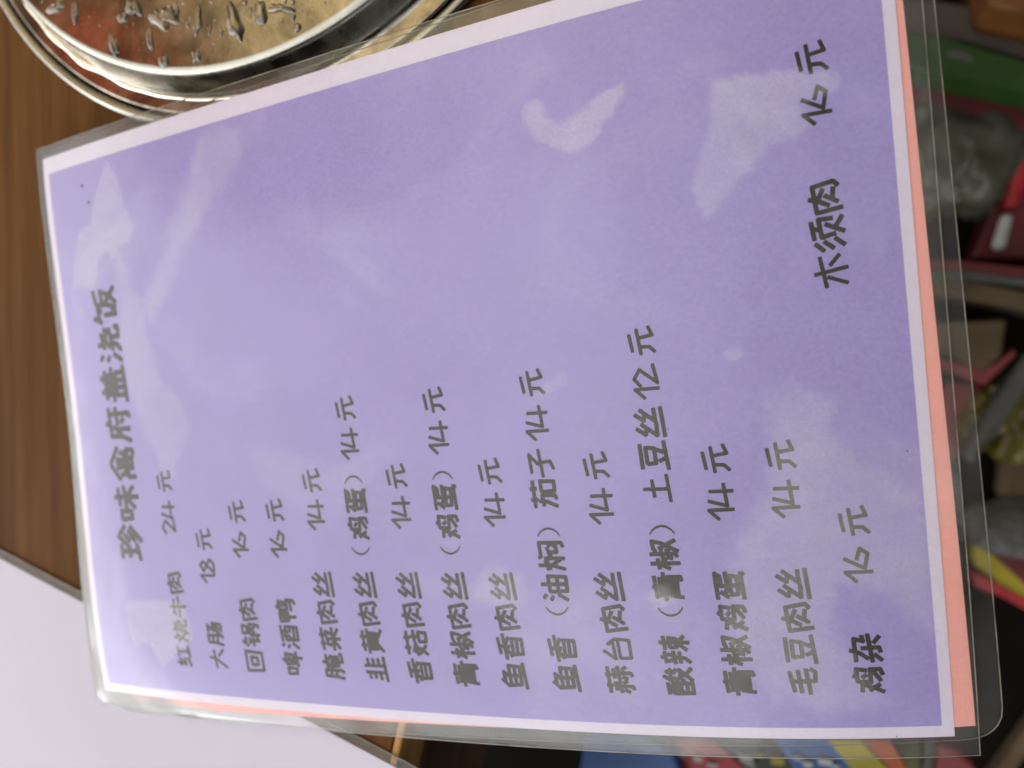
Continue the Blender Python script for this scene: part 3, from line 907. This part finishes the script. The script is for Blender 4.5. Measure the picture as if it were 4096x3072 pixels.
pink = thing('pink_laminated_menu', 'pink laminated sheet sticking out from behind the purple menu', 'menu', tuple(sheet(105., 150., -1)))


def xfB(a, b):
    return -4.3 + a + 0.0224 * b, 7.3 - 0.0192 * a + b


GAP = -0.75
grid_sheet('paper_sheet', 0, 210, 0, 295.2, 60, 90, GAP, M_pink_paper, pink, xfB)
make_film(pink, -4.0, 214, -3.8, 302.0, GAP + 0.18, GAP - 0.18, 8.5, xfB, None, M_film_under, M_film_under)

# ------------------------------------------------------------------ blank laminated sheet lying on the table
blank = thing('blank_laminated_sheet', 'pale lilac laminated sheet lying face down on the table at the lower left', 'menu', (-200, -220, 0))
A0 = np.array([-308.1, -82.7]); AD = np.array([0.9567, -0.2908]); AN = np.array([-0.2908, -0.9567])


def apt(a, b, z): p_ = A0 + AD * a + AN * b; return (p_[0], p_[1], z)


def flat_sheet(name, a0, a1, b0, b1, z, mat, n_=40, curl=0.0):
    V = []; F = []
    for i in range(n_ + 1):
        for j in range(n_ + 1):
            a = a0 + (a1 - a0) * i / n_; b = b0 + (b1 - b0) * j / n_
            V.append(apt(a, b, z + 0.25 * math.sin(a * 0.03) * math.sin(b * 0.025 + 1)))
    for i in range(n_):
        for j in range(n_):
            k = i * (n_ + 1) + j
            F.append((k, k + 1, k + n_ + 2, k + n_ + 1))
    if face_down(np.array(V), F[0]): F = [tuple(reversed(f)) for f in F]
    return mesh_obj(name, V, F, mat, blank, smooth=True)


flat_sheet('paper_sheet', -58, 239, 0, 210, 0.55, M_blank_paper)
flat_sheet('film_front', -61, 245, -3.6, 213, 0.75, M_film_under)
flat_sheet('film_back', -61, 245, -3.6, 213, 0.35, M_film_under)
EP = [apt(-61 + 306 * i / 60, -3.6, 0.78 + 0.25 * math.sin((-61 + 306 * i / 60) * 0.03) * math.sin(-3.6 * 0.025 + 1)) for i in range(61)]
EQ = [apt(-61 + 306 * i / 60, -3.9, 0.76 + 0.25 * math.sin((-61 + 306 * i / 60) * 0.03) * math.sin(-3.6 * 0.025 + 1)) for i in range(61)]
ER = [(p_[0], p_[1], p_[2] - 0.42) for p_ in EQ]
mesh_obj('cut_edge', EP + EQ + ER, [(i, i + 1, 62 + i, 61 + i) for i in range(60)] + [(61 + i, 62 + i, 123 + i, 122 + i) for i in range(60)], M_film_edge, blank)

# ------------------------------------------------------------------ clutter on the low shelf beside the table
def ppoly(pts, z): return [tuple(pix(x, y, z)[:2]) for x, y in pts]


def item(name, label, cat, pts, z, thick, mat, bev=4, group=None):
    if name in ('wooden_block', 'grey_board', 'green_tray', 'red_crate', 'red_carton', 'grey_bar', 'red_ruler', 'tan_carton', 'blue_carton', 'olive_box',
                'white_wrapper', 'pink_wrapper', 'pink_card', 'grey_wrapper'): thick = z + 416 + 0.3
    o = prism(name, ppoly(pts, z), z, thick, mat, None, bev)
    return tag(o, label, cat, group)


M_board = plain('grey_brown_board', (0.0585, 0.0473, 0.0383), 0.6, 0.15, 12)
M_orange = plain('orange_brown_wood', (0.09, 0.032, 0.007), 0.5, 0.3, 20)
M_green = plain('green_plastic', (0.0095, 0.033, 0.0045), 0.35, 0.2, 25)
M_dred = plain('dark_red_plastic', (0.0585, 0.0045, 0.0063), 0.4, 0.3, 25)
M_red = plain('red_print', (0.22, 0.010, 0.014), 0.35, 0.25, 30)
M_white = plain('white_print', (0.28, 0.29, 0.28), 0.45, 0.2, 30)
M_tan = plain('brown_cardboard', (0.0585, 0.0383, 0.0203), 0.8, 0.2, 30)
M_pinkred = plain('pink_red_card', (0.12, 0.022, 0.024), 0.6, 0.2, 30)
M_grey = plain('grey_plastic_film', (0.042, 0.042, 0.038), 0.4, 0.3, 20)
M_black = plain('black_plastic', (0.012, 0.011, 0.010), 0.4, 0.4, 20)
M_blue = plain('blue_print', (0.008, 0.048, 0.17), 0.35, 0.2, 30)
M_dblue = plain('dark_blue_print', (0.012, 0.02, 0.12), 0.35, 0.3, 30)
M_yellow = plain('yellow_print', (0.20, 0.165, 0.008), 0.4, 0.25, 30)
M_olive = plain('olive_print', (0.0600, 0.0510, 0.0180), 0.5, 0.25, 30)
M_oran2 = plain('orange_print', (0.22, 0.045, 0.012), 0.4, 0.25, 30)
M_bag = film_mat('crumpled_plastic', 0.25, 0.22, (0.42, 0.43, 0.36))
M_cello = film_mat('yellow_cellophane', 0.15, 0.45, (0.20, 0.16, 0.03))

item('wooden_block', 'orange-brown wooden block at the far corner of the shelf', 'block', [(3940, -200), (4400, -200), (4400, 120), (4096, 48), (3950, 18)], -300, 50, M_orange)
item('grey_board', 'grey-brown board above the green plastic strip', 'board', [(3500, -10), (3740, -8), (3960, 35), (4120, 66), (4400, 150), (4400, 330), (4096, 232), (3850, 160), (3500, 110)], -340, 12, M_board)
gp = item('green_tray', 'dark green plastic tray edge between grey board and red plastic', 'tray', [(3500, 90), (3770, 150), (4096, 246), (4400, 340), (4400, 430), (4096, 365), (3780, 300), (3500, 240)], -330, 30, M_green)
item('highlight_patch', 'pale smeared highlight painted on the green plastic tray', 'highlight', [(3790, 195), (3840, 200), (3895, 222), (3890, 248), (3830, 238), (3790, 225)], -328.6, 1.2, M_grey, 0.3)  # blurred highlight on the plastic, built as a pale slab
item('red_crate', 'dark red plastic crate rim under the green tray', 'crate', [(3500, 300), (3780, 330), (4096, 372), (4400, 420), (4400, 600), (4096, 528), (4000, 500), (3920, 440), (3800, 405), (3500, 380)], -360, 30, M_dred)
item('red_carton', 'dark red carton leaning beyond the plastic bag', 'carton', [(4020, 640), (4300, 560), (4300, 1040), (3880, 1040), (3960, 860)], -385, 60, M_dred)
item('snack_packet', 'bright red packet with a white stripe lying in the dark red carton', 'packet', [(4070, 600), (4150, 600), (4080, 830), (4010, 830)], -372, 14, M_red)
item('folded_leaflet', 'white folded leaflet sticking out below the bright red packet', 'leaflet', [(4012, 850), (4062, 850), (4025, 1000), (3965, 1000)], -372, 8, M_white)
item('red_ruler', 'thin dark red strip across the shelf above the tan carton', 'strip', [(3600, 1030), (3860, 1045), (4300, 1090), (4300, 1125), (3860, 1078), (3600, 1065)], -350, 8, M_dred, 1)
item('grey_bar', 'grey bar right under the thin red strip', 'bar', [(3600, 1072), (3860, 1084), (4300, 1130), (4300, 1160), (3860, 1110), (3600, 1100)], -358, 10, M_grey, 2)
item('tan_carton', 'tan carton flap under the grey bar', 'carton', [(3500, 1090), (3800, 1112), (4300, 1190), (4300, 1290), (4096, 1235), (3800, 1180), (3500, 1160)], -372, 30, M_tan)
cb = thing('cardboard_box', 'brown cardboard box with pink-red edges, halfway down the shelf', 'box', tuple(pix(3940, 1380, -380)))
prism('lid', ppoly([(3600, 1300), (3820, 1290), (4030, 1275), (4010, 1420), (3940, 1485), (3820, 1430), (3600, 1350)], -375), -375, 41.2, M_tan, cb, 3)
prism('edge_strip', ppoly([(3700, 1420), (3820, 1440), (3938, 1497), (4060, 1390), (4070, 1420), (3940, 1545), (3820, 1480), (3700, 1450)], -378), -378, 38.2, M_pinkred, cb, 2)
item('pink_card', 'pink-red card standing under the cardboard box', 'card', [(3800, 1520), (3960, 1545), (3975, 1600), (3900, 1720), (3860, 1800), (3800, 1860), (3750, 1700)], -400, 20, M_pinkred, 3)
item('grey_wrapper', 'grey plastic wrapper strip running diagonally beside the box', 'wrapper', [(4120, 1400), (4200, 1450), (4060, 1620), (3960, 1730), (3900, 1860), (3860, 1840), (3930, 1680), (4030, 1530)], -370, 12, M_grey)


def blob(name, label, cat, px, py, z, rx, ry, rz, mat, seed, rough=0.35):
    c0 = pix(px, py, z)
    bm = bmesh.new()
    bmesh.ops.create_icosphere(bm, subdivisions=5, radius=1)
    for v in bm.verts:
        p_ = v.co.copy()
        k = 1 + rough * mn.noise(p_ * 1.6 + Vector((seed, 0, 0))) + rough * 0.5 * abs(mn.noise(p_ * 4 + Vector((0, seed, 0))))
        v.co = Vector((p_.x * rx * k, p_.y * ry * k, p_.z * rz * k)) * MM
    me = bpy.data.meshes.new(name); bm.to_mesh(me); bm.free(); me.materials.append(mat)
    for q in me.polygons: q.use_smooth = True
    o = bpy.data.objects.new(name, me); C.objects.link(o); o.location = Vector(c0) * MM
    return tag(o, label, cat)


M_bag2 = plain('crumpled_clear_bag', (0.042, 0.041, 0.029), 0.22, 0.35, 14)
blob('plastic_bag', 'crumpled clear plastic bag between the red crate and red carton', 'bag', 3830, 620, -386, 42, 46, 34, M_bag2, 2.0, 0.26)
M_cello2 = plain('yellow_wrap', (0.0585, 0.0473, 0.0081), 0.18, 0.5, 18)
blob('sweet_packet', 'glossy olive-yellow wrapped packet beside the grey wrapper', 'packet', 4050, 1680, -395, 26, 27, 20, M_cello2, 5.0, 0.5)
blob('grey_pouch', 'dull grey pouch above the striped packet, at the right edge', 'pouch', 4040, 2110, -402, 30, 22, 14, M_grey, 8.0, 0.15)
item('cork_block', 'dark brown block beneath the glossy yellow packet', 'block', [(4010, 1820), (4160, 1780), (4160, 2000), (3990, 2000)], -398, 18.2, M_tan, 6)
sp = thing('striped_packet', 'packet with red and yellow diagonal stripes at the right edge', 'packet', tuple(pix(4060, 2260, -395)))
prism('red_stripe', ppoly([(3900, 2090), (3960, 2110), (4200, 2330), (4200, 2420), (3900, 2160)], -396), -396, 20.3, M_dred, sp, 1)
prism('yellow_stripe', ppoly([(3900, 2165), (3985, 2235), (4200, 2425), (4200, 2470), (3990, 2330), (3900, 2260)], -397.5), -397.5, 18.8, M_yellow, sp, 1)
prism('lower_red_stripe', ppoly([(3900, 2290), (3990, 2335), (4200, 2450), (4200, 2490), (4000, 2385), (3900, 2345)], -395.5), -395.5, 20.8, M_red, sp, 1)
item('timber_strip', 'brown wooden slat running diagonally in the lower right corner', 'slat', [(4200, 2780), (4240, 2840), (3960, 3240), (3900, 3200)], -400, 16.3, M_tan, 3)

# packaging below the lower edge of the menu
item('blue_carton', 'plain blue carton left of the red striped box, under the menu edge', 'carton', [(2345, 2920), (2560, 2935), (2700, 3020), (2760, 3200), (2300, 3200)], -200, 40, M_blue, 2)
bx = thing('printed_carton', 'carton printed with a red band and blurred white and yellow marks', 'carton', tuple(pix(2900, 3080, -210)))
prism('carton_top', ppoly([(2540, 2920), (3380, 2930), (3440, 3200), (2740, 3200)], -212), -212, 204.2, M_black, bx, 2)
prism('red_band', ppoly([(2525, 2960), (2860, 2965), (3120, 3200), (2800, 3200)], -210.5), -210.5, 3, M_red, bx, 0.5)
prism('white_band', ppoly([(2535, 2990), (2560, 2990), (2760, 3140), (2730, 3140)], -210), -210, 3, M_white, bx, 0.5)
for (x, y, w, h, mt) in ((2720, 3020, 46, 26, M_white), (2790, 3035, 40, 34, M_white), (2850, 3062, 46, 22, M_white), (2985, 3036, 60, 34, M_white), (3000, 3062, 50, 18, M_white),
                         (3040, 3022, 40, 20, M_yellow), (3110, 3045, 60, 40, M_yellow)):
    prism('printed_mark', ppoly([(x - w / 2, y - h / 2), (x + w / 2, y - h / 2 + 8), (x + w / 2 - 4, y + h / 2), (x - w / 2 + 6, y + h / 2 - 6)], -208.5), -208.5, 3, mt, bx, 0.4)
b2 = thing('blue_printed_carton', 'blue carton with blurred white marks and yellow and orange stripes', 'carton', tuple(pix(3300, 3080, -215)))
prism('carton_top', ppoly([(3090, 2940), (3570, 2940), (3640, 3200), (3250, 3200)], -206), -206, 210.2, M_blue, b2, 2)
for (x, y, w, h) in ((3190, 3035, 40, 24), (3230, 3058, 44, 30), (3300, 3048, 60, 32), (3340, 3066, 40, 20)):
    prism('printed_mark', ppoly([(x - w / 2, y - h / 2), (x + w / 2, y - h / 2 + 8), (x + w / 2 - 4, y + h / 2), (x - w / 2 + 6, y + h / 2 - 6)], -204), -204, 3, M_white, b2, 0.4)
prism('yellow_stripe', ppoly([(3310, 2960), (3440, 2960), (3600, 3120), (3460, 3140)], -204.4), -204.4, 3, M_yellow, b2, 0.5)
prism('orange_stripe', ppoly([(3445, 2960), (3560, 2960), (3650, 3110), (3610, 3120)], -204.2), -204.2, 3, M_oran2, b2, 0.5)
item('olive_box', 'dull olive box between the blue carton and the pink striped wrapper', 'box', [(3540, 2940), (3740, 2940), (3720, 3200), (3620, 3200)], -240, 40, M_olive, 2)
item('white_wrapper', 'pale wrapper next to the olive box', 'wrapper', [(3690, 2950), (3780, 2950), (3740, 3200), (3690, 3200)], -232, 12, M_grey, 3)
item('pink_wrapper', 'pink-red curved wrapper at the lower right under the menu corner', 'wrapper', [(3750, 2970), (3830, 3000), (3900, 3060), (3950, 3200), (3730, 3200), (3745, 3080)], -226, 10, M_pinkred, 3)
